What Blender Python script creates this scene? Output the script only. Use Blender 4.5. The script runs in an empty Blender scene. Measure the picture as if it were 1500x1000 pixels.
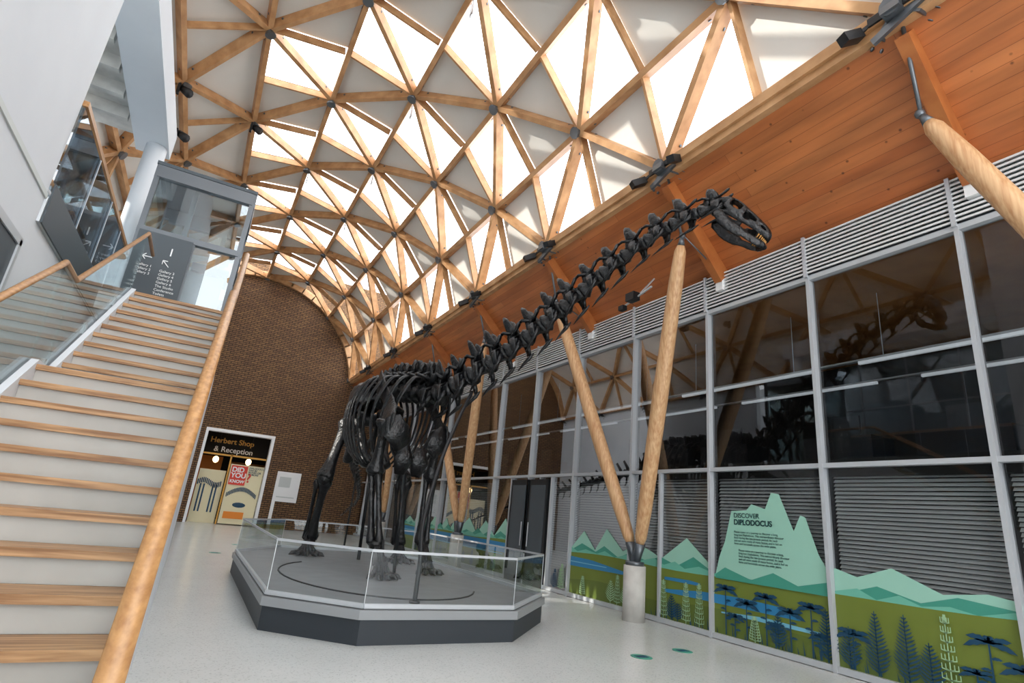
import bpy, bmesh, random
from math import *
from mathutils import Vector as V, Matrix
random.seed(7)
C=bpy.context.collection
# ------------------------------------------------------------ materials
def hexc(h,k=1.0):
    h=h.lstrip('#');o=[]
    for i in (0,2,4):
        c=int(h[i:i+2],16)/255
        o.append((c/12.92 if c<=.04045 else ((c+.055)/1.055)**2.4)*k)
    return (*o,1)
def mat(name,col,rough=.5,metal=0,spec=.5,emit=None,es=0):
    m=bpy.data.materials.new(name);m.use_nodes=True
    b=m.node_tree.nodes['Principled BSDF']
    b.inputs['Base Color'].default_value=col if not isinstance(col,str) else hexc(col)
    b.inputs['Roughness'].default_value=rough;b.inputs['Metallic'].default_value=metal
    b.inputs['Specular IOR Level'].default_value=spec
    if emit: b.inputs['Emission Color'].default_value=hexc(emit);b.inputs['Emission Strength'].default_value=es
    return m
def noise_mat(name,c1,c2,scale=(1,1,1),nscale=4,rough=.5,detail=4,bump=0,spec=.5,lo=.3,hi=.7,metal=0):
    m=mat(name,c1,rough,metal,spec);nt=m.node_tree;N=nt.nodes;L=nt.links;b=N['Principled BSDF']
    tc=N.new('ShaderNodeTexCoord');mp=N.new('ShaderNodeMapping');mp.inputs['Scale'].default_value=scale
    L.new(tc.outputs['Object'],mp.inputs[0])
    n=N.new('ShaderNodeTexNoise');n.inputs['Scale'].default_value=nscale;n.inputs['Detail'].default_value=detail
    L.new(mp.outputs[0],n.inputs['Vector'])
    r=N.new('ShaderNodeValToRGB');r.color_ramp.elements[0].position=lo;r.color_ramp.elements[1].position=hi
    r.color_ramp.elements[0].color=hexc(c1);r.color_ramp.elements[1].color=hexc(c2)
    L.new(n.outputs['Fac'],r.inputs[0]);L.new(r.outputs[0],b.inputs['Base Color'])
    if bump:
        bp=N.new('ShaderNodeBump');bp.inputs['Strength'].default_value=bump;bp.inputs['Distance'].default_value=.03
        L.new(n.outputs['Fac'],bp.inputs['Height']);L.new(bp.outputs[0],b.inputs['Normal'])
    return m
def brick_mat(name,ax,c1,c2,mc,bw,bh,mort,rough,nscale=None,zs=1,off=.5):
    m=mat(name,c1,rough);nt=m.node_tree;N=nt.nodes;L=nt.links;b=N['Principled BSDF']
    tc=N.new('ShaderNodeTexCoord');sp=N.new('ShaderNodeSeparateXYZ');cb=N.new('ShaderNodeCombineXYZ')
    L.new(tc.outputs['Object'],sp.inputs[0]);L.new(sp.outputs[ax],cb.inputs[0])
    mu=N.new('ShaderNodeMath');mu.operation='MULTIPLY';mu.inputs[1].default_value=zs
    L.new(sp.outputs[2],mu.inputs[0]);L.new(mu.outputs[0],cb.inputs[1])
    br=N.new('ShaderNodeTexBrick');br.inputs['Scale'].default_value=1;br.inputs['Brick Width'].default_value=bw
    br.inputs['Row Height'].default_value=bh;br.inputs['Mortar Size'].default_value=mort;br.offset=off
    br.inputs['Color1'].default_value=hexc(c1);br.inputs['Color2'].default_value=hexc(c2);br.inputs['Mortar'].default_value=hexc(mc)
    L.new(cb.outputs[0],br.inputs['Vector'])
    n=N.new('ShaderNodeTexNoise');n.inputs['Scale'].default_value=nscale or 3;n.inputs['Detail'].default_value=6
    mp=N.new('ShaderNodeMapping');mp.inputs['Scale'].default_value=(1,6,1) if ax==0 else (1,.25,3)
    L.new(tc.outputs['Object'],mp.inputs[0]);L.new(mp.outputs[0],n.inputs['Vector'])
    mr=N.new('ShaderNodeMapRange');mr.inputs[1].default_value=.3;mr.inputs[2].default_value=.7;mr.inputs[3].default_value=.72;mr.inputs[4].default_value=1.2
    L.new(n.outputs['Fac'],mr.inputs[0])
    mx=N.new('ShaderNodeVectorMath');mx.operation='SCALE';L.new(br.outputs['Color'],mx.inputs[0]);L.new(mr.outputs[0],mx.inputs['Scale'])
    L.new(mx.outputs[0],b.inputs['Base Color'])
    if ax==1:
        v=N.new('ShaderNodeTexVoronoi');v.inputs['Scale'].default_value=4.2;L.new(tc.outputs['Object'],v.inputs['Vector'])
        kr=N.new('ShaderNodeMapRange');kr.inputs[1].default_value=.05;kr.inputs[2].default_value=.11;kr.inputs[3].default_value=.35;kr.inputs[4].default_value=1
        L.new(v.outputs['Distance'],kr.inputs[0]);m2=N.new('ShaderNodeVectorMath');m2.operation='SCALE'
        L.new(mx.outputs[0],m2.inputs[0]);L.new(kr.outputs[0],m2.inputs['Scale']);L.new(m2.outputs[0],b.inputs['Base Color'])
    return m
def glass(name,tint=(.9,.95,.95,1),refl=.06,rough=.0,maxr=.6):
    m=bpy.data.materials.new(name);m.use_nodes=True;nt=m.node_tree;N=nt.nodes;L=nt.links;N.clear()
    o=N.new('ShaderNodeOutputMaterial');t=N.new('ShaderNodeBsdfTransparent');t.inputs[0].default_value=tint
    g=N.new('ShaderNodeBsdfGlossy');g.inputs['Roughness'].default_value=rough;g.inputs[0].default_value=(.95,.97,1,1)
    lw=N.new('ShaderNodeLayerWeight');lw.inputs[0].default_value=.25
    mr=N.new('ShaderNodeMapRange');mr.inputs[3].default_value=refl;mr.inputs[4].default_value=maxr
    mx=N.new('ShaderNodeMixShader');L.new(lw.outputs['Fresnel'],mr.inputs[0]);L.new(mr.outputs[0],mx.inputs[0])
    L.new(t.outputs[0],mx.inputs[1]);L.new(g.outputs[0],mx.inputs[2]);L.new(mx.outputs[0],o.inputs[0])
    return m
M={}
M['white']=noise_mat('white_plaster','#cdd1d6','#d6dade',nscale=.8,rough=.7)
M['panel']=noise_mat('roof_white_panel','#d8d5cd','#e2dfd8',nscale=.7,rough=.75)
M['beam']=noise_mat('glulam_timber','#a87a4e','#cfa274',scale=(1,.6,1),nscale=3.5,rough=.5,detail=8)
M['beamdk']=noise_mat('rib_timber','#9c5628','#b46e38',nscale=3.5,rough=.5,detail=8)
M['col']=noise_mat('column_pine','#b8865a','#dab488',scale=(12,12,.5),nscale=2.5,rough=.45,detail=8)
M['clt']=brick_mat('clt_timber_boards',1,'#ac6030','#bc7340','#7c4420',5.5,.16,.003,.42,zs=1.46,nscale=2.5)
M['brick']=brick_mat('brown_brick',0,'#694c35','#80603f','#2a1e15',.30,.10,.016,.85,nscale=8)
M['steel']=mat('galvanised_steel','#6b7075',.4,.7)
M['dark']=mat('dark_fitting','#1a1c1f',.5,.2)
M['alu']=mat('aluminium_frame','#bcc0c4',.4,.2)
M['louvre']=mat('louvre_white','#dcdede',.5)
M['blind']=mat('blind_slat','#c6cbca',.6)
M['bone']=noise_mat('black_bronze_bone','#050506','#141518',nscale=16,rough=.33,bump=.8)
M['tooth']=mat('tooth_brown','#a8783a',.5)
M['concrete']=noise_mat('concrete','#b4b1ab','#c8c5bf',nscale=5,rough=.8)
M['tread']=noise_mat('oak_tread','#865c36','#be9468',scale=(1.2,20,20),nscale=2.2,rough=.42,detail=10,lo=.35,hi=.65)
M['rail']=noise_mat('oak_handrail','#9a6c42','#c0925f',scale=(14,1,14),nscale=3,rough=.35,detail=8)
M['riser']=noise_mat('riser_grey','#aaa8a3','#bab8b3',nscale=2,rough=.4)
M['glass']=glass('clear_glass',(.90,.95,.94,1),.05,maxr=.5)
M['wglass']=glass('window_glass',(.64,.65,.65,1),.035,maxr=.40)
M['gglass']=glass('gallery_glass',(.35,.42,.47,1),.1)
M['lglass']=glass('lift_glass',(.78,.85,.86,1),.12)
M['sky']=glass('skylight_glazing',(.97,.98,1,1),.02)
M['podium']=mat('podium_dark','#2a3036',.55)
M['ptop']=noise_mat('podium_top','#76787b','#808285',nscale=3,rough=.6)
M['pedge']=mat('podium_edge','#8f9294',.4)
M['sign']=mat('sign_grey','#434b51',.5)
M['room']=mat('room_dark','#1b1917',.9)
M['roomwood']=noise_mat('room_ceiling_wood','#94602f','#ac743c',nscale=2,rough=.6)
M['cream']=mat('banner_cream','#e9dfb9',.6)
M['red']=mat('banner_red','#d8402f',.6)
M['orange']=mat('banner_orange','#e8892a',.6)
M['paper']=mat('paper_white','#eceded',.6)
M['gold']=mat('sign_gold_letters','#d9a040',.5)
M['lamp']=mat('lamp_glow','#fff0d0',.5,emit='#ffd9a0',es=6)
M['strip']=mat('strip_light','#dfe6ea',.5,emit='#e6eef5',es=.4)
for k,c in dict(olive='#6c7a2c',olived='#5c6c28',aqua='#98c9b6',teal='#409480',tealm='#6cb6a0',blue='#2a7cac',lblue='#74b6ce',navy='#083f5c',horse='#a0c498',ink='#143c3e').items():
    M[k]=mat('mural_'+k,c,.5)
def terrazzo():
    m=mat('terrazzo','#c9ccca',.22);nt=m.node_tree;N=nt.nodes;L=nt.links;b=N['Principled BSDF']
    tc=N.new('ShaderNodeTexCoord');v=N.new('ShaderNodeTexVoronoi');v.inputs['Scale'].default_value=75
    n=N.new('ShaderNodeTexNoise');n.inputs['Scale'].default_value=1.2;n.inputs['Detail'].default_value=5
    L.new(tc.outputs['Object'],v.inputs['Vector']);L.new(tc.outputs['Object'],n.inputs['Vector'])
    r=N.new('ShaderNodeValToRGB');cr=r.color_ramp;cr.elements[0].position=0;cr.elements[0].color=hexc('#b4b7b5')
    cr.elements[1].position=.25;cr.elements[1].color=hexc('#d0d3d1');e=cr.elements.new(.1);e.color=hexc('#c8cbc9')
    sp=N.new('ShaderNodeSeparateColor');L.new(v.outputs['Color'],sp.inputs[0]);L.new(sp.outputs[0],r.inputs[0])
    mx=N.new('ShaderNodeVectorMath');mx.operation='SCALE';mr=N.new('ShaderNodeMapRange');mr.inputs[3].default_value=.92;mr.inputs[4].default_value=1.06
    L.new(n.outputs['Fac'],mr.inputs[0]);L.new(r.outputs[0],mx.inputs[0]);L.new(mr.outputs[0],mx.inputs['Scale']);L.new(mx.outputs[0],b.inputs['Base Color'])
    return m
M['floor']=terrazzo()
# ------------------------------------------------------------ mesh builder
class MB:
    def __init__(s): s.v=[];s.f=[];s.m=[];s.sm=[];s.mats=[]
    def mi(s,k):
        if k not in s.mats: s.mats.append(k)
        return s.mats.index(k)
    def raw(s,vs,fs,k,smooth=False):
        o=len(s.v);s.v+= [tuple(a) for a in vs];i=s.mi(k)
        for f in fs: s.f.append([a+o for a in f]);s.m.append(i);s.sm.append(smooth)
    def box(s,a,b,k):
        x0,y0,z0=a;x1,y1,z1=b
        s.raw([(x0,y0,z0),(x1,y0,z0),(x1,y1,z0),(x0,y1,z0),(x0,y0,z1),(x1,y0,z1),(x1,y1,z1),(x0,y1,z1)],
          [(0,3,2,1),(4,5,6,7),(0,1,5,4),(1,2,6,5),(2,3,7,6),(3,0,4,7)],k)
    def beam(s,p,q,w,h,k,up=(0,0,1),ext=0):
        p=V(p);q=V(q);t=(q-p).normalized();p=p-t*ext;q=q+t*ext;u=V(up);sd=t.cross(u)
        if sd.length<1e-4: sd=t.cross(V((1,0,0)))
        sd.normalize();u=sd.cross(t).normalized();vs=[]
        for c in (p,q):
            for a,b in ((-1,-1),(1,-1),(1,1),(-1,1)): vs.append(c+sd*a*w/2+u*b*h/2)
        s.raw(vs,[(0,3,2,1),(4,5,6,7),(0,1,5,4),(1,2,6,5),(2,3,7,6),(3,0,4,7)],k)
    def tube(s,pts,rad,k,seg=10,flat=1.0,side=None,smooth=True,cap=True):
        pts=[V(p) for p in pts];n=len(pts);vs=[];fs=[]
        if not hasattr(rad,'__len__'): rad=[rad]*n
        ref=None
        for i in range(n):
            t=(pts[min(i+1,n-1)]-pts[max(i-1,0)]).normalized()
            if side is not None: a=V(side)-t*V(side).dot(t)
            elif ref is not None: a=ref-t*ref.dot(t)
            else:
                a=t.cross(V((0,0,1)))
                if a.length<.05: a=t.cross(V((1,0,0)))
            if a.length<1e-5: a=t.orthogonal()
            a.normalize();ref=a;b=t.cross(a)
            for j in range(seg):
                an=2*pi*j/seg;jt=random.uniform(.9,1.1) if k=='bone' else 1
                vs.append(pts[i]+a*cos(an)*rad[i]*jt+b*sin(an)*rad[i]*flat*jt)
        for i in range(n-1):
            for j in range(seg):
                j2=(j+1)%seg;fs.append((i*seg+j,i*seg+j2,(i+1)*seg+j2,(i+1)*seg+j))
        if cap: fs.append(tuple(range(seg))[::-1]);fs.append(tuple(range((n-1)*seg,n*seg)))
        s.raw(vs,fs,k,smooth)
    def prism(s,poly,off,k):
        poly=[V(p) for p in poly];n=len(poly);off=V(off)
        s.raw(poly+[p+off for p in poly],[tuple(range(n))[::-1],tuple(range(n,2*n))]+[(i,(i+1)%n,n+(i+1)%n,n+i) for i in range(n)],k)
    def ball(s,c,r,k,seg=12,sc=(1,1,1)):
        c=V(c);vs=[];fs=[];R=seg//2
        for i in range(R+1):
            th=pi*i/R
            for j in range(seg):
                ph=2*pi*j/seg;vs.append(c+V((sin(th)*cos(ph)*r*sc[0],sin(th)*sin(ph)*r*sc[1],cos(th)*r*sc[2])))
        for i in range(R):
            for j in range(seg): fs.append((i*seg+j,(i+1)*seg+j,(i+1)*seg+(j+1)%seg,i*seg+(j+1)%seg))
        s.raw(vs,fs,k,True)
    def obj(s,name,parent=None,fix=True):
        me=bpy.data.meshes.new(name);me.from_pydata(s.v,[],s.f)
        for k in s.mats: me.materials.append(M[k])
        me.polygons.foreach_set('material_index',s.m);me.polygons.foreach_set('use_smooth',s.sm)
        me.update()
        if fix:
            bm=bmesh.new();bm.from_mesh(me);bmesh.ops.recalc_face_normals(bm,faces=bm.faces);bm.to_mesh(me);bm.free()
        o=bpy.data.objects.new(name,me);C.objects.link(o)
        if parent: o.parent=parent
        return o
def empty(name):
    o=bpy.data.objects.new(name,None);C.objects.link(o);return o
def text(body,size,loc,k,kind,parent,name,align='LEFT',sp=1.0,ext=0.001,bold=0):
    c=bpy.data.curves.new(name,'FONT');c.body=body;c.size=size;c.align_x=align;c.space_line=sp;c.extrude=ext;c.offset=bold
    c.materials.append(M[k]);o=bpy.data.objects.new(name,c);C.objects.link(o);o.location=loc
    if kind=='X': o.rotation_euler=Matrix(((0,0,-1),(-1,0,0),(0,1,0))).to_euler()
    else: o.rotation_euler=(pi/2,0,0)
    if parent: o.parent=parent
    return o
# ------------------------------------------------------------ camera
cam=bpy.data.cameras.new('camera');cam.sensor_width=36;cam.lens=816.8/1500*36;cam.clip_start=.05
co=bpy.data.objects.new('camera',cam);C.objects.link(co)
Rm=Matrix(((.86879,-.22784,-.43964),(-.48606,-.22282,-.84504),(.09457,.94786,-.30432)))
co.matrix_world=Matrix.Translation((0,0,1.5))@Rm.to_4x4()
bpy.context.scene.camera=co
bpy.context.scene.view_settings.view_transform='Standard'
# ------------------------------------------------------------ constants
Y0=2.627; S=4.05; CX=.907; CZ=7.223; RR=5.504; TH0=8.12; DT=20.2374; YEND=31.0
def node(r,j,rad=RR):
    th=radians(TH0+DT*r);y=Y0+S*(j+(.5 if r%2 else 0));return V((CX+rad*cos(th),y,CZ+rad*sin(th)))
# ------------------------------------------------------------ floor, end wall
b=MB();b.box((-9,-8,-.15),(13,38,0),'floor');b.obj('floor')
b=MB()
b.box((-7,YEND,0),(0,YEND+.4,13.5),'brick');b.box((3.1,YEND,0),(8.3,YEND+.4,13.5),'brick');b.box((0,YEND,4.3),(3.1,YEND+.4,13.5),'brick')
b.obj('wall_back')
b=MB();b.box((-.02,YEND-.04,0),(.1,YEND+.42,4.42),'paper');b.box((3.0,YEND-.04,0),(3.14,YEND+.42,4.42),'paper');b.box((.1,YEND-.04,4.28),(3.0,YEND+.42,4.42),'paper')
b.obj('door_frame')
sh=empty('shop_interior')
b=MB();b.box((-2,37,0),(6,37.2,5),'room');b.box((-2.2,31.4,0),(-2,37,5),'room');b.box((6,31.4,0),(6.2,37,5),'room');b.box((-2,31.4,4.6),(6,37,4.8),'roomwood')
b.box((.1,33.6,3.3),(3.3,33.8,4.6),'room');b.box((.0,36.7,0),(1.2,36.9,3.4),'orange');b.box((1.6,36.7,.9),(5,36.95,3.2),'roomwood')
b.box((1.35,31.5,0),(1.42,31.56,3.3),'gold');b.box((.1,31.5,3.2),(3.0,31.56,3.28),'gold')
b.obj('shop_room',sh)
b=MB()
for x,y,z in ((.75,33,3.05),(.62,34.4,3.5),(2.3,33,3.1)):
    b.ball((x,y,z),.14,'lamp',sc=(1,1,1.2));b.tube([(x,y,z+.15),(x,y,4.6)],.012,'dark')
b.obj('pendant_lamp',sh)
text('Herbert Shop',.38,(.3,33.55,3.95),'gold','Y',sh,'shop_sign_text',bold=.008)
text('& Reception',.38,(.55,33.55,3.5),'paper','Y',sh,'shop_sign_text_2',bold=.006)
bn=empty('information_banner')
b=MB();b.box((.15,31.9,0),(1.32,31.94,2.5),'cream');b.box((1.45,31.4,.05),(2.98,31.44,2.85),'cream');b.box((1.5,31.37,1.88),(2.24,31.4,2.8),'red')
for i in range(22):
    a=i/21;x=1.55+1.3*a;z=1.4+.3*sin(a*pi);b.beam((x,31.38,z-.1),(x,31.38,z+.1),.02,.045,'navy')
for i in range(14):
    a=i/13;b.beam((.2+1.0*a,31.88,1.75+.1*sin(a*6)),(.2+1.0*a,31.88,2.0+.1*sin(a*6)),.02,.05,'navy')
for x in (.35,.5,.9,1.05): b.beam((x,31.88,.5),(x,31.88,1.8),.02,.07,'navy')
b.ball((2.2,31.38,.95),.2,'navy',sc=(1.5,.05,.6));b.box((1.6,31.37,.3),(2.5,31.4,.62),'orange')
b.obj('banner_panel',bn)
text('DID\nYOU',.32,(1.54,31.36,2.5),'paper','Y',bn,'banner_text',sp=.85,bold=.01)
text('KNOW',.2,(1.54,31.36,1.98),'paper','Y',bn,'banner_text_3',bold=.008)
text('?',.6,(2.26,31.36,2.05),'red','Y',bn,'banner_mark',bold=.01)
text('DIPLODOCUS\nHAS 80\nBONES OR\n50 MORE',.12,(2.3,31.36,2.7),'navy','Y',bn,'banner_text_2',sp=.85,bold=.002)
b=MB();b.box((3.6,30.9,1.3),(4.75,30.96,2.75),'paper');b.box((3.75,30.89,2.0),(4.3,30.9,2.5),'blind');b.box((3.75,30.89,1.5),(4.6,30.9,1.55),'blind');b.box((3.6,30.88,.2),(3.75,30.96,1.3),'paper')
b.obj('notice_board')
# ------------------------------------------------------------ gridshell roof
b=MB();NR=8;js=range(-3,8)
def rad(p): return V((p.x-CX,0,p.z-CZ)).normalized()
for r in range(NR+1):
    for j in js:
        p=node(r,j)
        if p.y>YEND+.1: continue
        for q in ([node(r,j+1)]+([node(r+1,j),node(r+1,j-1 if r%2==0 else j+1)] if r<NR else [])):
            if q.y>YEND+.1: continue
            hz=abs(q.z-p.z)<1e-6
            if hz and r==0: b.beam(p,q,.16,.3,'beam',rad((p+q)/2));continue
            b.beam(p,q,.125,.26,'beam',rad((p+q)/2),ext=-.1)
P=lambda a,y:V((CX+RR*cos(a),y,CZ+RR*sin(a)))
for i in range(24):
    a0=radians(TH0+DT*8*i/24);a1=radians(TH0+DT*8*(i+1)/24)
    b.beam(P(a0,YEND-.15),P(a1,YEND-.15),.2,.34,'beam',rad(P(a0,0)),ext=.03)
pan=MB();gl=MB();RO=RR+.14
def tri(mb,a,bb,c,k): mb.raw([a,bb,c],[(0,1,2)],k)
for r in range(NR):
    for j in js:
        A=node(r,j,RO);B=node(r,j+1,RO);Cc=node(r+1,j if r%2==0 else j+1,RO)
        D=node(r+1,(j if r%2==0 else j+1)+1,RO)
        if min(A.y,B.y,Cc.y)>=YEND-.2: continue
        if r<=4:
            E=B+(A-B)*.5
            tri(gl,Cc,B,E,'sky');tri(pan,Cc,E,A,'panel')
            off=rad(E)*-.14;b.beam(Cc+off,E+off,.06,.18,'beam',rad(E),ext=-.1)
            if D.y<YEND+2.5:
                F=Cc+(D-Cc)*.5
                tri(gl,B,Cc,F,'sky');tri(pan,B,F,D,'panel');b.beam(B+off,F+off,.06,.18,'beam',rad(F),ext=-.1)
        else:
            tri(pan,A,B,Cc,'panel')
            tri(pan,B,Cc,D,'panel')
            F=Cc+(D-Cc)*.5;off=rad(F)*-.14;b.beam(B+off,F+off,.06,.16,'beam',rad(F),ext=-.1)
b.obj('gridshell_roof_beams')
pan.obj('ceiling',fix=False);gl.obj('skylight_glazing',fix=False)
b=MB()
for r in range(NR+1):
    for j in js:
        p=node(r,j)
        if p.y>YEND: continue
        u=rad(p);b.tube([p-u*.2,p+u*.15],.095,'steel',seg=10,smooth=False)
        b.tube([p-u*.24,p-u*.2],.13,'steel',seg=10,smooth=False)
        for q in [node(r,j+1),node(r,j-1)]+[node(rr,j+dj) for rr in (r-1,r+1) for dj in ((-1,0) if r%2==0 else (0,1))]:
            t=(q-p);t=(t-u*t.dot(u)).normalized();b.beam(p+t*.05-u*.02,p+t*.34-u*.02,.035,.2,'steel',u)
            for sd in (-1,1):
                o_=t.cross(u)*.066*sd;b.tube([p+t*.45+o_,p+t*.45+o_*1.15],.03,'steel',seg=8)
b.obj('roof_node_hubs')
b=MB()
for j in range(-2,7):
    p=node(0,j)
    b.beam(p+V((-.25,0,-.05)),p+V((.25,0,-.12)),.22,.14,'steel');b.beam(p+V((-.1,-.3,-.02)),p+V((-.1,.3,-.02)),.14,.12,'dark')
    b.beam(p+V((-.1,-.3,-.1)),p+V((-.1,.3,-.3)),.05,.1,'steel')
    for d in (-1,1):
        q=p+V((-.2,.42*d,-.12));b.beam(q+V((.05,0,.02)),q+V((-.2,.08*d,-.13)),.14,.13,'dark');b.beam(p+V((-.1,.25*d,0)),q,.03,.05,'dark')
b.obj('edge_spotlights')
b=MB()
for p in (node(6,3),node(6,3)+V((.1,.9,-.75)),node(5,3)):
    b.tube([p+V((.05,0,-.25)),p+V((.25,-.15,-.42))],[.09,.12],'dark');b.beam(p+V((0,-.1,-.2)),p+V((0,-.1,-.5)),.12,.06,'dark')
b.obj('roof_spotlight')
b=MB()
for (r,j) in ((3,2),(3,3),(3,4),(3,1),(4,4),(3,5)):
    p=node(r,j)+V((.1,.5,-.1))
    for d in (0,.12): b.beam(p+V((0,d,-.25)),p+V((0,d,.25)),.03,.03,'alu')
    b.beam(p+V((0,0,-.2)),p+V((0,.12,-.2)),.03,.03,'alu')
b.obj('roof_brackets')
# ------------------------------------------------------------ right side
b=MB();Y1=-7;Y2=YEND
b.prism([(6.36,Y1,7.82),(8.0,Y1,6.4),(8.15,Y1,6.5),(6.5,Y1,8.1)],(0,Y2-Y1,0),'clt')
b.box((6.28,Y1,7.78),(6.5,Y2,7.96),'beam')
b.obj('timber_edge_wall')
b=MB()
for j in range(-2,7):
    p=node(0,j)
    b.beam((6.42,p.y,7.7),(7.92,p.y+.12,6.28),.16,.34,'beamdk',(1,0,1));b.box((7.82,p.y+.04,6.0),(7.98,p.y+.2,6.3),'paper')
b.obj('timber_ribs')
MY=[3.01+2.084*k for k in range(-4,14)]
MY=[y for y in MY if y<YEND]
b=MB()
for k in range(10):
    z=5.74+k*.066;b.prism([(7.87,Y1,z),(7.97,Y1,z+.04),(7.97,Y1,z+.054),(7.87,Y1,z+.03)],(0,Y2-Y1,0),'louvre')
b.box((7.99,Y1,5.7),(8.05,Y2,6.45),'steel')
for y in MY: b.box((7.85,y-.025,5.68),(7.9,y+.025,6.4),'alu')
b.obj('louvre_strip')
fr=MB()
for y in MY: fr.box((7.9,y-.028,0),(8.04,y+.028,5.72),'alu')
for z,h in ((.05,.08),(2.69,.065),(5.68,.08)): fr.box((7.91,Y1,z-h/2),(8.03,Y2,z+h/2),'alu')
for y in (8.42,12.3,12.85,14.4): fr.box((7.92,y-.025,0),(8.02,y+.025,2.69),'alu')
fr.obj('window_frame')
b=MB();b.raw([(8.0,Y1,0),(8.0,Y2,0),(8.0,Y2,5.7),(8.0,Y1,5.7)],[(0,1,2,3)],'wglass');b.obj('window_1',fix=False)
b=MB()
for k in range(46):
    z=.1+k*.055
    for a,c in zip(MY[:-1],MY[1:]):
        if 12.3<a+.5<14.2: continue
        b.raw([(8.10,a+.05,z),(8.10,c-.05,z),(8.145,c-.05,z+.045),(8.145,a+.05,z+.045)],[(0,1,2,3)],'blind')
b.obj('venetian_blinds',fix=False)
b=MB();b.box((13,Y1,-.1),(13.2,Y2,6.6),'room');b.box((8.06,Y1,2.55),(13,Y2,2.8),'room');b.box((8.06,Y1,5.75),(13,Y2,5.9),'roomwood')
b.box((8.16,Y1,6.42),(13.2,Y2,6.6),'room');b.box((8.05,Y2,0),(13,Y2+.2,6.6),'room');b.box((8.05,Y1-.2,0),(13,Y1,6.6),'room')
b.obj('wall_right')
b=MB()
for y in range(-2,30,4):
    b.box((9.3,y,4.55),(9.36,y+3.2,4.6),'strip');b.box((11.3,y,4.75),(11.36,y+3.2,4.8),'strip')
    for d in (.4,2.8): b.beam((9.33,y+d,4.6),(9.33,y+d,5.74),.01,.01,'alu')
b.box((9.28,-3,4.6),(9.38,30,4.63),'alu');b.box((11.28,-3,4.8),(11.38,30,4.83),'alu')
b.obj('office_strip_light')
b=MB()
for y in (3.6,5.6,8.2,9.9,12.0,16,19): b.box((10.2,y,2.8),(10.9,y+1.3,3.55),'dark');b.box((10.4,y+.3,3.55),(10.45,y+.9,3.95),'dark')
b.obj('office_desks')
# ------------------------------------------------------------ V columns
def vcol(yb):
    b=MB();x=7.42
    b.tube([(x,yb,0),(x,yb,.93)],.2,'concrete',seg=28);b.tube([(x,yb,.93),(x,yb,1.0)],.17,'steel',seg=20)
    for sgn,yt in ((-1,yb-1.82),(1,yb+2.2)):
        k=round((yt-Y0)/S);nd=node(0,k);top=V((6.76,nd.y+.04,6.55));bot=V((x,yb+.13*sgn,1.32));d=(top-bot)
        b.tube([(x,yb+.05*sgn,.98),bot],[.05,.1],'steel');b.beam((x,yb,.98),bot,.03,.22,'steel',(1,0,0))
        b.tube([bot+d*t for t in (0,.02,.12,.5,.88,.98,1)],[.075,.105,.13,.145,.13,.105,.065],'col',seg=20)
        b.tube([top,top+d.normalized()*.14],[.07,.04],'steel');b.ball(top+d.normalized()*.18,.06,'steel')
        b.tube([top+d.normalized()*.15,nd+V((.02,0,-.15))],.025,'steel',seg=8)
        b.tube([top+d.normalized()*.2,V((7.72,top.y+.06,6.42))],.014,'steel',seg=6)
    b.obj('timber_v_column')
for yb in (.37,8.5,16.6,24.7): vcol(yb)
b=MB();p=V((7.15,8.35,6.15));b.beam(p+V((0,-.45,.1)),p+V((0,.45,-.1)),.03,.03,'alu');b.box((7.02,8.3,6.08),(7.2,8.55,6.25),'dark');b.box((7.04,8.65,5.95),(7.16,8.8,6.05),'dark');b.beam(p,p+V((.5,0,.6)),.03,.03,'alu')
b.obj('floodlight')
# ------------------------------------------------------------ mural on the glazing
mu=empty('jurassic_mural')
def L(n): return 7.985-.004*n
def flat(mb,pts,k,lay): mb.raw([(L(lay),y,z) for y,z in pts],[tuple(range(len(pts)))],k)
GT=.95
segs=[(a+.03,c-.03) for a,c in zip(MY[:-1],MY[1:]) if a>-4 and a<24]
b=MB()
def inseg(y): return not(12.35<y<14.35)
rnd=random.Random(3)
def clip(poly,a,c):
    def cl(P,v,keep):
        o=[]
        for i in range(len(P)):
            p=P[i];q=P[(i+1)%len(P)];kp=keep(p[0]);kq=keep(q[0])
            if kp: o.append(p)
            if kp!=kq:
                t=(v-p[0])/(q[0]-p[0]);o.append((v,p[1]+(q[1]-p[1])*t))
        return o
    P=cl(poly,a,lambda y:y>=a)
    if len(P)>2: P=cl(P,c,lambda y:y<=c)
    return P
def strip(pts,k,lay,zb):
    for p,q in zip(pts[:-1],pts[1:]):
        for a,c in segs:
            if not inseg((a+c)/2): continue
            P_=clip([(p[0],zb if not callable(zb) else zb(p[0])),(q[0],zb if not callable(zb) else zb(q[0])),q,p],a,c)
            if len(P_)>2: flat(b,P_,k,lay)
def ridge(y0,y1,base,amp,step,seed):
    r=random.Random(seed);o=[];y=y0;up=False
    while y<y1: o.append((y,base+(amp*r.uniform(.6,1.1) if up else amp*r.uniform(0,.25))));up=not up;y+=step*r.uniform(.7,1.3)
    o.append((y1,base));return o
strip([(-3,1.1),(1.5,1.2),(2.6,1.12),(3.3,1.22),(3.75,1.15),(4.3,1.38),(4.75,1.22),(5.05,1.3),(5.2,1.12)],'aqua',0,.5)
strip(ridge(7.2,24,1.0,.5,.5,5),'aqua',0,.5)
strip([(-3,1.0),(2.6,1.04),(3.6,1.14),(4.0,1.02),(4.5,1.14),(5.0,.98),(5.2,.98)],'teal',1,.5)
strip(ridge(7.2,24,.98,.2,.4,11),'teal',1,.5)
strip(ridge(2,24,.97,.1,.33,21),'tealm',2,.5)
strip([(y*.5,GT+.03*sin(y*.7)+(.04*(5-y*.5) if y<10 else 0)) for y in range(-6,49)],'olive',3,.09)
strip([(y*.25,.40+.05*sin(y*.5)) for y in range(-12,97)],'olived',4,.09)
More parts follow.
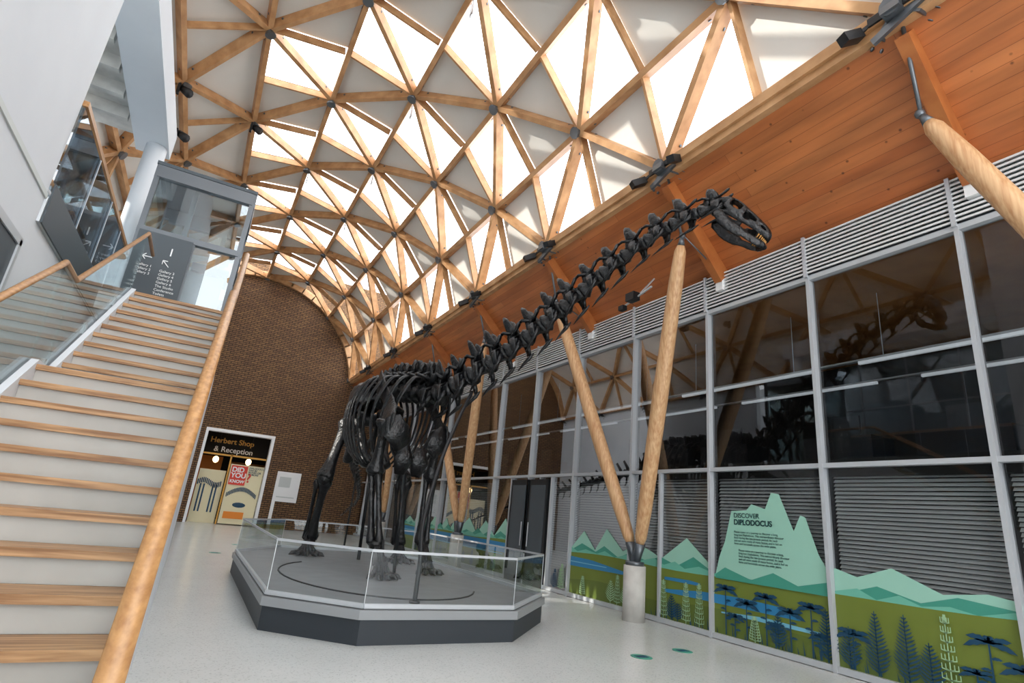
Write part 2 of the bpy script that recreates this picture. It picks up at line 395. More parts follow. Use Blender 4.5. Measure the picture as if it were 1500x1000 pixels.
strip([(9.3,.72),(10.5,.84),(12,.88),(16,.90),(24,.92)],'blue',5,lambda y:.68-.008*(y-9))
strip([(10,.76),(14,.78),(18,.80),(24,.8)],'lblue',6,.745)
strip([(14.6,.6),(16,.62),(20,.63)],'lblue',6,.58)
strip([(5.6,.60),(5.9,.66),(6.6,.68),(7.4,.66),(8.3,.58)],'blue',5,lambda y:.53)
strip([(7.45,.78),(7.7,.80),(8.3,.79)],'blue',5,.74)
strip([(5.3,.44),(6.2,.47),(7.0,.42)],'lblue',6,.40)
b.obj('landscape',mu,fix=False)
b=MB()
flat(b,[(7.1,.98),(7.02,1.25),(6.9,1.5),(6.75,2.0),(6.45,2.02),(6.35,2.12),(6.1,2.05),(5.98,2.3),(5.84,2.28),(5.62,1.75),(5.5,1.98),(5.42,1.95),(5.25,1.45),(5.16,1.3),(5.14,.98)],'aqua',7)
flat(b,[(7.1,.98),(6.9,1.1),(6.4,.97),(6,1.12),(5.6,.99),(5.14,1.1),(5.14,.92),(7.1,.92)],'teal',8)
b.obj('information_panel',mu,fix=False)
text('DISCOVER',.105,(L(9),6.7,1.9),'ink','X',mu,'panel_title',bold=.001)
text('DIPLODOCUS',.115,(L(9),6.7,1.79),'ink','X',mu,'panel_title_2',bold=.004)
body="Please come on a journey to discover a long,\nlong-lost Diplodocus. This extraordinary dinosaur\nlived during the late Jurassic period. Its neck\nand tail were made of many bones, and it fed on\nferns and horsetails across the wide plains."
text(body,.045,(L(9),6.7,1.66),'ink','X',mu,'panel_text',sp=1.0)
text(body,.045,(L(9),6.62,1.38),'ink','X',mu,'panel_text_2',sp=1.0)
b=MB();lc=[0]
def bump_lay(k):
    lc[0]=(lc[0]+1)%40;return k+lc[0]*.02
def fern(y,h,k,lay,z0=.1,w=.2):
    lay=bump_lay(lay)
    flat(b,[(y-.01,z0),(y+.01,z0),(y+.005,z0+h),(y-.005,z0+h)],k,lay);n=max(7,int(h/.045))
    for i in range(n):
        a=(i+.8)/(n+1);z=z0+h*a;ww=w*(1-a)**.8*min(1,.5+a*2.5)+.012;th=h/n*.42
        for sg in (-1,1):
            flat(b,[(y,z-th*.4),(y+sg*ww*.6,z+ww*.28-th*.3),(y+sg*ww,z+ww*.62),(y+sg*ww*.55,z+ww*.3+th*.6),(y,z+th*.6)],k,lay)
def horsetail(y,h,k,lay,z0=.1):
    lay=bump_lay(lay)
    flat(b,[(y-.008,z0),(y+.008,z0),(y+.005,z0+h),(y-.005,z0+h)],k,lay);n=8
    for i in range(n):
        a=(i+.6)/n;z=z0+h*a;ww=.11*(1-a*.6)
        for sg in (-1,1):
            for m_ in (1,.55):
                flat(b,[(y,z-.006),(y+sg*ww*m_,z+.012),(y+sg*ww*m_,z+.07),(y+sg*(ww*m_-.01),z+.07),(y+sg*(ww*m_-.01),z+.022),(y,z+.006)],k,lay)
    flat(b,[(y-.02,z0+h-.02),(y+.02,z0+h-.02),(y+.014,z0+h+.06),(y-.014,z0+h+.06)],k,lay)
def leaf(yc,zc,ang,ln,wd,k,lay):
    n=7;up=[];dn=[]
    for i in range(n+1):
        t=i/n;w_=wd*(sin(pi*min(1,t*1.02))**.6)*(1 if i%2 else .72);x=ln*t;dr=-.35*ln*t*t
        ux,uz=cos(ang),sin(ang);px,pz=-uz,ux
        up.append((yc+ux*x+px*w_,zc+uz*x+pz*w_+dr));dn.append((yc+ux*x-px*w_*.8,zc+uz*x-pz*w_*.8+dr))
    for i in range(n): flat(b,[dn[i],dn[i+1],up[i+1],up[i]],k,lay)
def tree(y,h,k,lay,z0=.1,w=.22,lean=0):
    lay=bump_lay(lay)
    flat(b,[(y-.013,z0),(y+.013,z0),(y+lean+.008,z0+h),(y+lean-.008,z0+h)],k,lay);yc=y+lean
    for an in (5,32,75,105,148,175):
        leaf(yc,z0+h,radians(an),w*(1 if an<40 or an>140 else .5),w*.16,k,lay+.003)
    for i in range(3):
        a=.35+.2*i;sg=1 if i%2 else -1
        leaf(y+lean*a,z0+h*a,radians(25 if sg>0 else 155),.12,.022,k,lay+.003)
for y,h in ((6.9,.66),(6.5,.5),(6.15,.64),(5.75,.5),(5.42,.62),(4.85,.4),(3.35,.62),(2.75,.58),(2.3,.62),(1.4,.6),(.8,.55),(3.05,.4)): tree(y,h,'navy',9,w=.25)
for y in (6.72,6.0,5.3,3.5): tree(y,.28,'navy',9,w=.19)
for y,h in ((5.95,.45),(5.2,.66),(4.55,.74),(4.2,.76),(3.95,.5),(4.9,.5),(8.1,.42),(7.95,.3),(1.9,.7)): fern(y,h,'navy',10)
for y,h in ((3.75,.78),(8.3,.58),(7.75,.6),(7.45,.62),(9.6,.5),(11.6,.5),(6.35,.3)): horsetail(y,h,'horse',11)
for i in range(34):
    y=rnd.uniform(8.8,22)
    if 12<y<14.8: continue
    rnd.choice([fern,horsetail])(y,rnd.uniform(.25,.45),rnd.choice(['navy','horse','navy']),10,z0=.1)
for i in range(60):
    y=rnd.uniform(1,8.7);z=.1;flat(b,[(y,z),(y+.02,z),(y+.03,z+rnd.uniform(.08,.2))],'navy',9)
b.obj('plants',mu,fix=False)
b=MB()
b.box((7.9,12.4,0),(7.98,13.3,2.6),'dark');b.box((7.9,13.4,0),(7.98,14.3,2.6),'dark')
for a in (12.5,13.5): b.box((7.88,a,.15),(7.9,a+.7,2.45),'sign')
for a in (13.15,13.5): b.box((7.84,a,.9),(7.86,a+.03,1.5),'alu')
b.obj('door_1')
# ------------------------------------------------------------ left side walls
b=MB();b.box((-2.1,-8,0),(-1.8,6.2,12.3),'white');b.box((-2.4,6.2,0),(-1.8,10.5,3.69),'white')
b.box((-8,6.21,3.7),(-1.78,16,3.96),'white')
b.box((-1.8,-8,3.93),(-1.785,6.2,3.98),'blind')
b.obj('wall_left')
b=MB();b.box((-1.8,3.8,2.3),(-1.78,5.95,3.35),'sign');b.box((-1.8,3.7,2.2),(-1.765,5.99,2.28),'alu');b.box((-1.8,3.7,3.35),(-1.765,5.99,3.42),'alu');b.box((-1.8,5.93,2.2),(-1.765,5.99,3.4),'alu');b.obj('window_2')
b=MB();b.box((-2.62,6.25,8.1),(-2.0,12.75,8.68),'white');b.obj('roof_edge_beam')
b=MB();b.tube([(-2.22,12.4,3.96),(-2.22,12.4,8.1)],.19,'white',seg=32);b.obj('round_column')
b=MB();b.box((-7.9,6.3,8.4),(-2.7,12.7,8.6),'concrete')
for k in range(8): b.box((-7.9,6.5+k*.75,8.15),(-2.7,6.62+k*.75,8.4),'concrete')
b.obj('gallery_soffit')
b=MB();b.box((-8.2,6,0),(-8,31,9),'white');b.box((-4.85,16,0),(-4.6,31,10.2),'white');b.obj('wall_gallery')
gb=empty('gallery_balustrade')
b=MB();b.box((-1.79,6.22,4.12),(-1.77,10.4,4.98),'gglass');b.obj('gallery_pane',gb)
b=MB();b.beam((-1.78,6.22,5.03),(-1.78,10.42,5.03),.05,.06,'rail');b.box((-1.775,6.22,3.7),(-1.76,10.42,4.1),'sign')
for y in (7.3,8.4,9.4): b.box((-1.785,y,4.1),(-1.765,y+.012,5.0),'alu')
b.obj('gallery_rail',gb)
b=MB();b.raw([(-3.4,6.2,3.96),(-3.4,12.4,3.96),(-3.4,12.4,8.15),(-3.4,6.2,8.15)],[(0,1,2,3)],'gglass')
for y in (6.3,7.8,9.3,10.8,12.3): b.box((-3.43,y,3.96),(-3.37,y+.05,8.15),'alu')
b.box((-3.43,6.2,6.2),(-3.37,12.4,6.25),'alu');b.obj('window_3')
# ------------------------------------------------------------ staircase
st=empty('staircase')
g=.27;rz=.165;xl,xr=-1.27,-.14
steps=[];yb=2.045
for k in range(1,15): steps.append((yb+g*(k-1),rz*k))
yl=yb+g*13
y2=yl+.75
for k in range(1,11): steps.append((y2+g*(k-1),rz*(14+k)))
ytop=steps[-1][0];ztop=steps[-1][1]
t=MB();ri=MB()
for i,(y,z) in enumerate(steps):
    dep=(steps[i+1][0]-y) if i+1<len(steps) else 1.4
    t.box((xl,y-.03,z-.042),(xr,y+min(dep,.3),z),'tread')
    if dep>.3: ri.box((xl,y+.3,z-.2),(xr,y+dep,z-.002),'concrete')
    ri.box((xl,y+.005,z-rz),(xr,y+.03,z-.042),'riser')
t.obj('treads',st);ri.obj('risers',st)
def zst(y):
    if y<=yl: return rz+(y-yb)*rz/g
    if y<y2: return rz*14+ (0 if y<y2-g else (y-(y2-g))*rz/g)
    return min(rz*15+(y-y2)*rz/g,ztop)
path=[yb-.25,yl,y2-g,ytop]
def slopeprism(mb,x0,x1,lo,hi,k):
    pts=[(x0,y,zst(max(y,yb))+lo if y>yb-.1 else max(0,zst(yb)+lo-.15)) for y in path]+[(x0,y,zst(max(y,yb))+hi-(0 if y>yb-.1 else .15)) for y in reversed(path)]
    n=len(path)
    for i in range(n-1):
        a,c=pts[i],pts[i+1];d,e=pts[2*n-2-i],pts[2*n-1-i]
        mb.prism([a,c,d,e],(x1-x0,0,0),k)
b=MB();slopeprism(b,xr,xr+.05,-.3,.04,'white');slopeprism(b,xl-.05,xl,-.3,.04,'white')
n=len(path)
for i in range(n-1):
    y0_,y1_=path[i],path[i+1];b.prism([(xr+.01,y0_,0),(xr+.01,y1_,0),(xr+.01,y1_,zst(y1_)-.25),(xr+.01,y0_,max(.02,zst(max(y0_,yb))-.4))],(.03,0,0),'white')
b.box((xl-.45,ytop+.31,ztop-.25),(xr+.0,10.35,ztop-.01),'white')
b.box((xr+.01,ytop,0),(xr+.04,10.4,ztop),'white')
b.obj('stringers',st)
b=MB();slopeprism(b,xr+.055,xr+.067,.04,.92,'glass');slopeprism(b,xl-.062,xl-.05,-.1,.84,'glass')
b.box((xr+.055,ytop,ztop),(xr+.067,10.35,ztop+.95),'glass')
b.obj('glass_panels',st)
b=MB()
for x in (xr+.07,xl-.056):
    hh=.95 if x>-1 else .87
    pts=[(x,y,zst(max(y,yb))+hh-(.15 if y<yb else 0)) for y in path]+[(x,10.33 if x>-1 else 9.6,ztop+hh)]
    b.tube(pts,.036 if x>-1 else .025,'rail',seg=14)
b.obj('handrail',st)
b=MB()
for y in (2.6,3.7,4.8,6.0,7.0,8.0): b.beam((xl-.07,y,zst(y)+.0),(xl-.07,y,zst(y)+.12),.03,.08,'alu',(0,1,0))
b.obj('glass_clamps',st)
# ------------------------------------------------------------ lift
lf=empty('glass_lift');x0,x1,ya,yc=-1.74,-.22,10.5,12.2
b=MB()
for x in (x0,x1):
    for y in (ya,yc): b.box((x-.04,y-.04,3.96),(x+.04,y+.04,6.8),'steel')
for z in (3.98,5.5,6.55):
    h=.1 if z<6 else .22
    b.box((x0,ya-.06,z),(x1,ya+.04,z+h),'steel');b.box((x0,yc-.04,z),(x1,yc+.06,z+h),'steel');b.box((x0-.05,ya,z),(x0+.05,yc,z+h),'steel');b.box((x1-.05,ya,z),(x1+.05,yc,z+h),'steel')
b.box((x0-.05,ya-.06,6.78),(x1+.05,yc+.06,6.84),'sign');b.box((-.95,ya-.04,3.96),(-.9,ya+.02,5.5),'steel')
for z in (6.0,6.3): b.box((x0+.2,yc-.5,z),(x1-.2,yc-.4,z+.07),'steel')
b.box((-1.2,11.0,4.3),(-1.12,11.08,6.7),'steel');b.box((-.6,11.6,4.0),(-.52,11.68,6.7),'steel')
# lift car behind the doors
b.box((-1.6,11.0,4.0),(-.35,11.05,5.2),'steel');b.box((-.9,10.9,5.2),(-.3,11.6,5.35),'dark')
b.obj('lift_frame',lf)
b=MB();b.box((x0+.02,ya,4.0),(x1-.02,ya+.015,6.75),'lglass');b.box((x0+.02,yc,4.0),(x1-.02,yc+.015,6.75),'lglass');b.box((x1-.01,ya,4.0),(x1,yc,6.75),'glass');b.box((x0,ya,4.0),(x0+.01,yc,6.75),'glass');b.obj('lift_glass',lf)
b=MB();b.box((x0+.05,10.6,0),(x1+.1,14.7,3.9),'white');b.obj('lift_shaft',lf)
sg=empty('wayfinding_sign')
b=MB();b.box((-1.72,10.36,3.98),(-.92,10.4,5.5),'sign')
def arrow(cx,cz,rot):
    R=Matrix.Rotation(rot,3,'Y')
    for p,q in (((0,0,-.07),(0,0,.07)),((0,0,.07),(-.05,0,.02)),((0,0,.07),(.05,0,.02))):
        b.beam(R@V(p)+V((cx,10.35,cz)),R@V(q)+V((cx,10.35,cz)),.012,.018,'paper',(0,1,0))
arrow(-1.5,5.05,-pi/2);arrow(-1.22,5.0,-pi/4)
b.obj('sign_board',sg)
text('1',.2,(-1.24,10.35,5.15),'paper','Y',sg,'sign_number')
text('Gallery 1\nGallery 2\nGallery 3',.06,(-1.62,10.35,4.88),'paper','Y',sg,'sign_text',sp=1.1)
text('Gallery 3\nGallery 4\nGallery 5\nGallery 6\nThe Studio\nConference\nToilets',.06,(-1.28,10.35,4.84),'paper','Y',sg,'sign_text_2',sp=1.1)
# ------------------------------------------------------------ podium
po=[(1.02,7.72),(1.98,6.87),(4.12,6.98),(5.38,8.3),(5.38,13.6),(4.3,15),(2.1,15),(1.02,13.2)]
pd=empty('display_podium')
def inset(p,d):
    cx=sum(a for a,_ in p)/len(p);cy=sum(c for _,c in p)/len(p)
    return [(a-(d if a>cx else -d),c-(d if c>cy else -d)) for a,c in p]
b=MB();b.prism([(x,y,0) for x,y in inset(po,.03)],(0,0,.27),'podium');b.prism([(x,y,.27) for x,y in po],(0,0,.1),'pedge')
b.prism([(x,y,.37) for x,y in inset(po,.06)],(0,0,.012),'ptop');b.obj('podium_base',pd)
b=MB();gz=inset(po,.05)
for i in range(8):
    p=V((*gz[i],.385));q=V((*gz[(i+1)%8],.385));n_=max(1,round((q-p).length/1.6))
    for s_ in range(n_):
        a=p+(q-p)*(s_/n_+.006);c=p+(q-p)*((s_+1)/n_-.006)
        b.raw([a,c,c+V((0,0,.62)),a+V((0,0,.62))],[(0,1,2,3)],'glass')
b.obj('podium_glass',pd,fix=False)
b=MB()
for i in range(8):
    p=V((*gz[i],1.01));q=V((*gz[(i+1)%8],1.01));b.beam(p,q,.014,.03,'alu',ext=0)
    b.beam(p-V((0,0,.6)),q-V((0,0,.6)),.04,.05,'alu')
    b.beam(p,p-V((0,0,.62)),.008,.008,'alu')
b.obj('podium_glass_edge',pd)
b=MB();pts=[(3.0+1.5*cos(a*pi/20),9.9+2.3*sin(a*pi/20),.387) for a in range(14,37)];b.tube(pts,.014,'dark',seg=6);b.obj('podium_line',pd)
b=MB()
for x,y in ((5.51,6.14),(6.48,6.39),(1.6,20),(2.4,24),(5.9,16.5),(.9,17),(3.4,27)):
    b.tube([(x,y,0),(x,y,.004)],.14,'teal',seg=28,smooth=False);b.beam((x-.08,y,.005),(x+.08,y,.005),.1,.002,'navy')
b.obj('floor_sticker')
# ------------------------------------------------------------ DIPLODOCUS
dp=empty('diplodocus_skeleton')
def cr(P,n):
    P=[V(p) for p in P];P=[P[0]*2-P[1]]+P+[P[-1]*2-P[-2]];o=[]
    for i in range(1,len(P)-2):
        for k in range(n):
            t=k/n;a,b_,c,d=P[i-1:i+3];o.append(.5*((2*b_)+(c-a)*t+(2*a-5*b_+4*c-d)*t*t+(3*b_-a-3*c+d)*t**3))
    o.append(P[-2]);return o
def resample(P,n):
    d=[0]
    for a,c in zip(P[:-1],P[1:]): d.append(d[-1]+(c-a).length)
    o=[]
    for i in range(n):
        s_=d[-1]*i/(n-1);k=0
        while k<len(d)-2 and d[k+1]<s_: k+=1
        o.append(P[k].lerp(P[k+1],(s_-d[k])/max(1e-9,d[k+1]-d[k])))
    return o
def frame(P,i,up=V((0,0,1))):
    t=(P[min(i+1,len(P)-1)]-P[max(i-1,0)]).normalized();s_=t.cross(up).normalized();n_=s_.cross(t);return t,n_,s_
def vert(b,o,t,n,s,Ln,Sz,kind):
    K='bone'
    wa=.22 if kind=='c' else .31
    pr=[(-.5,.24),(-.49,.42),(-.42,.46),(-.3,.36),(-.1,wa),(.15,wa),(.34,.34),(.44,.40),(.52,.36),(.58,.18)]
    b.tube([o+t*Ln*a for a,_ in pr],[Sz*r_ for _,r_ in pr],K,seg=14,side=s)
    if kind=='c':
        hk=random.uniform(1.0,1.22);tl=random.uniform(-.05,.08)
        for g_ in (-1,1):
            b.tube([o+s*g_*Sz*.2+t*Ln*.12,o+n*Sz*.5+s*g_*Sz*.2+t*Ln*.05,o+n*Sz*.72+s*g_*Sz*.16],[Ln*.16,Ln*.12,Ln*.1],K,seg=8,side=t,flat=.4)
            b.tube([o+s*g_*Sz*.2-t*Ln*.22,o+n*Sz*.5+s*g_*Sz*.2-t*Ln*.16,o+n*Sz*.72+s*g_*Sz*.16-t*Ln*.06],[Ln*.1,Ln*.09,Ln*.08],K,seg=8,side=t,flat=.4)
            b.tube([o+n*Sz*.5+s*g_*Sz*.12,o+n*Sz*.85+s*g_*Sz*.22+t*Ln*tl,o+n*Sz*1.15*hk+s*g_*Sz*.27-t*Ln*(.04-tl),o+n*Sz*1.36*hk+s*g_*Sz*.27-t*Ln*(.1-tl)],[Ln*.3,Ln*.2,Ln*.15,Ln*.045],K,seg=8,side=t,flat=.3)
            b.tube([o+n*Sz*.38+s*g_*Sz*.2+t*Ln*.1,o+n*Sz*.5+s*g_*Sz*.36+t*Ln*.4,o+n*Sz*.66+s*g_*Sz*.38+t*Ln*.6,o+n*Sz*.72+s*g_*Sz*.36+t*Ln*.66],[Sz*.14,Sz*.11,Sz*.13,Sz*.06],K,seg=8,side=s,flat=.6)
            b.tube([o+n*Sz*.6+s*g_*Sz*.14,o+n*Sz*.82+s*g_*Sz*.3-t*Ln*.28,o+n*Sz*.74+s*g_*Sz*.36-t*Ln*.48],[Sz*.14,Sz*.12,Sz*.09],K,seg=8,side=s,flat=.6)
            b.tube([o+n*Sz*.28+s*g_*Sz*.2+t*Ln*.1,o+n*Sz*.08+s*g_*Sz*.56+t*Ln*.14,o-n*Sz*.3+s*g_*Sz*.6+t*Ln*.12,o-n*Sz*.55+s*g_*Sz*.56+t*Ln*.06],[Ln*.2,Ln*.16,Ln*.13,Ln*.09],K,seg=8,side=t,flat=.3)
            b.tube([o-n*Sz*.15+s*g_*Sz*.3+t*Ln*.34,o-n*Sz*.5+s*g_*Sz*.52+t*Ln*.16],[Sz*.12,Sz*.09],K,seg=6)
            b.tube([o-n*Sz*.5+s*g_*Sz*.56+t*Ln*.36,o-n*Sz*.6+s*g_*Sz*.54+t*Ln*.1,o-n*Sz*.74+s*g_*Sz*.48-t*Ln*.25,o-n*Sz*.92+s*g_*Sz*.42-t*Ln*.58],[Sz*.03,Sz*.1,Sz*.065,Sz*.012],K,seg=6)
    elif kind=='d':
        hk=random.uniform(.94,1.1)
        b.tube([o,o+n*Sz*.7,o+n*Sz*1.1,o+n*Sz*1.45*hk,o+n*Sz*1.6*hk],[Sz*.42,Sz*.30,Sz*.22,Sz*.32,Sz*.18],K,seg=8,side=t,flat=.4)
        for g_ in (-1,1):
            b.tube([o+n*Sz*.6,o+n*Sz*.8+s*g_*Sz*.5,o+n*Sz*.85+s*g_*Sz*.95],[Sz*.3,Sz*.18,Sz*.18],K,seg=8,side=t,flat=.5)
            b.tube([o+n*Sz*.95+s*g_*Sz*.05,o+n*Sz*1.3*hk+s*g_*Sz*.3,o+n*Sz*1.55*hk+s*g_*Sz*.2],[Sz*.12,Sz*.1,Sz*.12],K,seg=6)
            b.tube([o+n*Sz*.6+s*g_*Sz*.2,o+n*Sz*.8+s*g_*Sz*.22+t*Ln*.6],[Sz*.18,Sz*.1],K,seg=6)
            b.tube([o+n*Sz*1.25+t*0,o+n*Sz*.85+s*g_*Sz*.7],[Sz*.06,Sz*.06],K,seg=6)
    else:
        b.tube([o,o+n*Sz*.6-t*Ln*.15,o+n*Sz*1.3-t*Ln*.5],[Sz*.3,Sz*.18,Sz*.13],K,seg=8,side=t,flat=.5)
        for g_ in (-1,1): b.tube([o,o+s*g_*Sz*.8+n*Sz*.05],[Sz*.22,Sz*.06],K,seg=6)
        b.tube([o-n*Sz*.3-t*Ln*.4,o-n*Sz*.9-t*Ln*.6,o-n*Sz*1.2-t*Ln*.9],[Sz*.1,Sz*.1,Sz*.05],K,seg=6,side=t)
neck=cr([(3.6,9.95,3.62),(3.72,9.5,3.66),(4.42,7.9,4.5),(4.93,6.3,5.42),(5.17,5.3,5.76),(5.38,4.74,5.86)],12)
NP=resample(neck,15);b=MB()
for i,p in enumerate(NP):
    t_,n_,s_=frame(NP,i);a=i/14;Ln=(NP[1]-NP[0]).length*.98;Sz=.47*(1-a)+.20*a
    vert(b,p,t_,n_,s_,Ln,Sz,'c')
b.obj('neck_vertebrae',dp)
back=cr([(3.25,13.5,3.68),(3.27,12.8,3.78),(3.3,11.6,3.82),(3.42,10.6,3.7),(3.56,10.05,3.62)],10);BP=resample(back,13);b=MB()
for i,p in enumerate(BP):
    t_,n_,s_=frame(BP,i);vert(b,p,t_,n_,s_,.3,.4,'d')
b.obj('back_vertebrae',dp)
b=MB()
for i in range(3,13):
    p=BP[i];t_,n_,s_=frame(BP,i);a=(i-3)/9;W=.52+.26*sin(pi*(.25+.6*(1-a)))-.12*a;D=1.15+.35*sin(pi*(.15+.7*a))
    for g_ in (-1,1):
        pts=[p+n_*.3+s_*g_*.3,p+n_*.22+s_*g_*W*.75-t_*.03,p-n_*.12*D+s_*g_*W-t_*.08,p-n_*.45*D+s_*g_*W*1.02-t_*.14,p-n_*.8*D+s_*g_*W*.8-t_*.16,p-n_*D+s_*g_*W*.5-t_*.12]
        b.tube(cr(pts,4),[.04]+[.06]*8+[.05]*11+[.035],'bone',seg=8,side=t_,flat=.42)
b.obj('rib_cage',dp)
tail=cr([(3.25,13.8,3.66),(3.3,15,3.4),(3.9,17,2.9),(4.7,19,2.3),(5.3,21,1.7),(5.4,23,1.2)],10);TP=resample(tail,34);b=MB()
for i,p in enumerate(TP):
    t_,n_,s_=frame(TP,i);a=i/33;vert(b,p,-t_,n_,s_,.28,.32*(1-a)+.05,'t')
b.tube([TP[-1],TP[-1]+V((0,.6,-.15))],[.03,.01],'bone');b.tube([TP[17],V((TP[17].x,TP[17].y,0))],.025,'dark');b.tube([TP[30],V((TP[30].x,TP[30].y,0))],.025,'dark')
b.obj('tail_vertebrae',dp)
def bone(b,p,q,r,e,side=None,flat=.85):
    p=V(p);q=V(q);d=q-p
    b.tube([p+d*t for t in (-.03,.0,.06,.16,.3,.5,.7,.86,.95,1.0,1.03)],[e*.6,e*.95,e*1.05,r*1.3,r*1.05,r,r*1.1,r*1.4,e,e*.95,e*.5],'bone',seg=14,side=side,flat=flat)
def blade(b,pts,wd,th):
    P_=cr(pts,5);W=[];n=len(wd)-1
    for i in range(len(P_)):
        a=i/(len(P_)-1)*n;k=min(int(a),n-1);W.append(wd[k]+(wd[k+1]-wd[k])*(a-k))
    b.tube(P_,W,'bone',seg=12,side=V((0,1,.3)),flat=th)
PZ=.385
def foot(b,c,fw,hind):
    c=V(c);fw=V(fw).normalized();sd=fw.cross(V((0,0,1)))
    for i,a in enumerate((-56,-28,0,28,56)):
        d=fw*cos(radians(a))+sd*sin(radians(a));h=.30 if not hind else .2
        st_=c+V((0,0,h))+d*.04;md=c+V((0,0,.1))+d*(.15 if not hind else .19);md.z=PZ+.075
        b.tube([st_,(st_+md)/2,md],[.06,.044,.058],'bone',seg=8)
        tp=md+d*.11;tp.z=PZ+.058;b.tube([md,md.lerp(tp,.6),tp],[.056,.046,.052],'bone',seg=8)
        cl=tp+d*.13;cl.z=PZ+.018;b.tube([tp,tp.lerp(cl,.5)+V((0,0,.015)),cl],[.052,.04,.008],'bone',seg=8)
    if hind: b.tube([c+V((0,0,.24)),c-fw*.08+V((0,0,.12)),V((c.x,c.y,PZ+.04))-fw*.12],[.1,.09,.06],'bone',seg=10)
def foreleg(sh_,el,wr,ft,name):
    b=MB();sh_,el,wr,ft=map(V,(sh_,el,wr,ft))
    bone(b,sh_,el,.085,.165,side=(1,0,0));b.ball(el+V((0,.03,0)),.12,'bone')
    bone(b,el+V((-.06,.06,.12)),wr+V((-.065,.04,0)),.05,.09);bone(b,el+V((.05,-.05,0)),wr+V((.065,-.03,0)),.048,.085)
    b.ball(wr+V((0,0,-.02)),.12,'bone',sc=(1,1,.6))
    c=V((ft.x,ft.y,PZ));foot(b,c+V((0,0,.02)),(.25,-1,0),False)
    for i in range(5):
        an=radians(-60+30*i);d=V((sin(an)*.1,-cos(an)*.1,0));b.tube([wr+d*.7+V((0,0,-.04)),(wr+c+V((0,0,.2)))/2+d*.8,(c+V((0,0,.2)))+d],[.054,.036,.054],'bone',seg=8)
    b.obj(name,dp)
foreleg((2.78,9.95,3.0),(2.79,10.15,2.08),(2.93,9.92,.92),(3.02,9.78,0),'left_foreleg')
foreleg((4.05,10.55,3.05),(4.12,10.85,2.15),(4.12,10.85,.93),(4.2,10.75,0),'right_foreleg')
def hindleg(hp,kn,an,ft,name):
    b=MB();hp,kn,an,ft=map(V,(hp,kn,an,ft))
    bone(b,hp,kn,.11,.2);b.ball(kn,.16,'bone');bone(b,kn+V((.03,0,-.02)),an,.08,.15);bone(b,kn+V((-.13,.06,-.05)),an+V((-.11,.05,0)),.036,.065)
    b.ball(an,.13,'bone',sc=(1,1,.7));c=V((ft.x,ft.y,PZ+.05));foot(b,c,(-.1,-1,0),True)
    for i in range(5):
        a=radians(-56+28*i);d=V((sin(a)*.1,-cos(a)*.1,0));b.tube([an+d*.6,V((ft.x,ft.y,PZ+.22))+d],[.06,.055],'bone',seg=8)
    b.obj(name,dp)
hindleg((2.78,13.1,3.3),(2.46,12.85,1.98),(2.5,13.35,.72),(2.44,13.2,0),'left_hindleg')
hindleg((3.8,13.1,3.3),(4.12,12.5,2.15),(4.3,12.75,.78),(4.27,12.6,0),'right_hindleg')
b=MB()
for x,xx,g_ in ((2.78,2.86,-1),(4.05,3.95,1)):
    dy=0 if g_<0 else .55
    blade(b,[(x+g_*.02,9.7+dy,2.7),(x,9.85+dy,3.0),(xx-g_*.0,10.3+dy*.6,3.4),(xx+g_*.02,11.1+dy*.3,3.92)],[.18,.34,.22,.16,.28],.16)
    b.tube([(x-g_*.02,9.62+dy,3.05),(x-g_*.12,9.6+dy,2.8),(x-g_*.3,9.65+dy*.8,2.55)],[.12,.26,.16],'bone',seg=12,side=(0,0,1),flat=.3)
for x,y in ((3.2,9.9),(3.55,10.05)):
    b.tube([(x,y,2.62),(x,y+.02,2.35),(x,y+.1,2.1)],[.09,.19,.1],'bone',seg=12,side=(1,0,0),flat=.3)
b.obj('shoulder_blades',dp)
b=MB()
for g_,x in ((-1,2.95),(1,3.6)):
    blade(b,[(x,12.3,3.7),(x+g_*.08,12.8,3.8),(x+g_*.08,13.4,3.76),(x,14.0,3.45)],[.14,.4,.38,.14],.2)
    bone(b,(x,12.9,3.4),(x-g_*.15,12.0,2.35),.09,.16);bone(b,(x,13.3,3.35),(x-g_*.2,14.1,2.5),.07,.12)
b.tube([(2.8,13.1,3.42),(3.8,13.1,3.42)],.16,'bone')
b.obj('pelvis',dp)
# skull
hp=V((5.36,4.72,5.86));tip=V((5.94,4.17,5.34));ft=(tip-hp).normalized();fs=ft.cross(V((0,0,1))).normalized();fn=fs.cross(ft)
Lh=.88
b=MB()
secs=[(-.02,.12,-.10,.10),(.05,.18,-.12,.13),(.12,.215,-.13,.15),(.19,.225,-.135,.158),(.27,.22,-.14,.16),(.35,.20,-.14,.155),(.43,.175,-.14,.146),(.51,.148,-.135,.136),(.6,.12,-.135,.125),(.69,.09,-.14,.112),(.78,.055,-.145,.1),(.85,.01,-.14,.084),(.88,-.04,-.125,.05)]
NS=24;vs=[];fc=[]
for a,tp,bt,hw in secs:
    cz=(tp+bt)/2;hh=(tp-bt)/2
    for j in range(NS):
        an=2*pi*j/NS;cx_=cos(an);sx=sin(an)
        px=abs(cx_)**.75*(1 if cx_>0 else -1)*hw;pz=abs(sx)**.75*(1 if sx>0 else -1)*hh+cz
        if sx>0: px*=1-.25*sx
        vs.append(hp+ft*a*Lh/.88+fs*px+fn*pz)
def mir(s_): return s_|{(i,(11-j)%NS) for i,j in s_}
holes=mir({(3,0),(3,1),(3,2),(4,0),(4,1),(4,2),(3,3),(1,0),(1,1),(1,23),(2,22),(1,22),(6,0),(6,1),(7,0),(7,1),(6,23),(9,0)})|{(5,5),(5,6),(0,5),(0,6)}
for q in range(15,21):
    for i in range(1,9): holes.add((i,q))
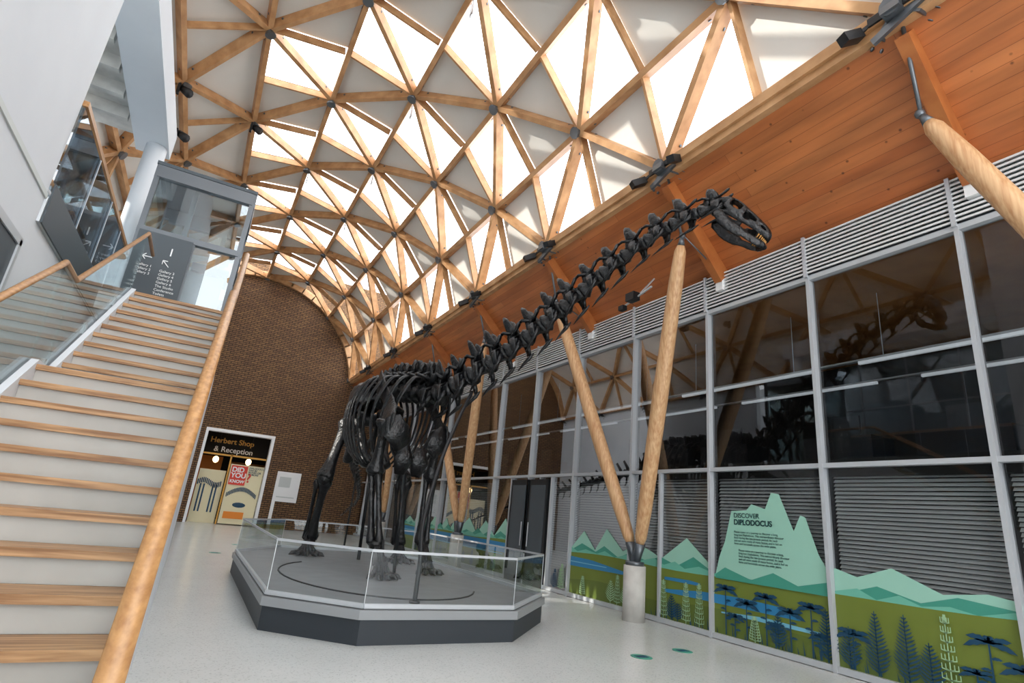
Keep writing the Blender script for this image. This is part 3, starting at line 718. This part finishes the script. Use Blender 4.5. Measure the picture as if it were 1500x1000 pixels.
for i in range(len(secs)-1):
    for j in range(NS):
        if (i,j) in holes: continue
        fc.append((i*NS+j,i*NS+(j+1)%NS,(i+1)*NS+(j+1)%NS,(i+1)*NS+j))
fc.append(tuple(range((len(secs)-1)*NS,len(secs)*NS)))
b.raw(vs,fc,'bone',True);sk=b.obj('skull',dp);md=sk.modifiers.new('s','SOLIDIFY');md.thickness=.03;md.offset=-1
ms=sk.modifiers.new('b','SUBSURF');ms.levels=1;ms.render_levels=1
b=MB()
for g_ in (-1,1):
    P_=[hp+ft*.1+fs*g_*.145-fn*.12,hp+ft*.3+fs*g_*.145-fn*.22,hp+ft*.5+fs*g_*.13-fn*.235,hp+ft*.74+fs*g_*.09-fn*.235,hp+ft*.86+fs*g_*.03-fn*.215]
    b.tube(cr(P_,4),[.04]+[.075]*8+[.05]*7+[.048],'bone',seg=10,side=fn,flat=.35)
b.tube([hp+ft*.81+fs*-.07-fn*.23,hp+ft*.86-fn*.215,hp+ft*.81+fs*.07-fn*.23],.045,'bone')
b.obj('lower_jaw',dp)
b=MB()
for i in range(15):
    a=-1+2*i/14;x=.85-.12*a*a;p=hp+ft*x+fs*a*.08-fn*.12;b.tube([p,p-fn*.06],[.013,.006],'tooth',seg=6)
    p=hp+ft*(x-.01)+fs*a*.075-fn*.225;b.tube([p,p+fn*.055],[.012,.006],'tooth',seg=6)
b.obj('teeth',dp)
b=MB()
b.tube(cr([(2.8,7.35,.385),(2.82,7.4,.9),(2.88,7.62,1.42),(3.3,8.3,2.33),(3.7,8.75,3.1),(3.98,9.0,3.62)],5),.03,'dark')
b.tube([(2.8,7.35,.385),(2.8,7.35,.41)],.07,'dark');b.tube([(3.0,9.45,.385),(2.95,9.55,1.0)],.02,'dark')
b.tube([(3.5,12.9,.385),(3.4,12.9,3.6)],.035,'dark');b.tube([(3.5,10.4,.385),(3.45,10.5,2.4)],.03,'dark');b.tube([(2.35,13.0,.385),(2.35,13.05,.8)],.02,'dark')
b.obj('support_poles',dp)
# ------------------------------------------------------------ lighting
w=bpy.data.worlds.new('sky');bpy.context.scene.world=w;w.use_nodes=True
bg=w.node_tree.nodes['Background'];bg.inputs[0].default_value=(.95,.98,1,1);bg.inputs[1].default_value=5.0
sun=bpy.data.lights.new('sun','SUN');sun.energy=5;sun.angle=.015;sun.color=(1,.95,.86);so=bpy.data.objects.new('sun',sun);C.objects.link(so)
so.rotation_euler=V((.8,-.2,-.5)).to_track_quat('-Z','Y').to_euler()
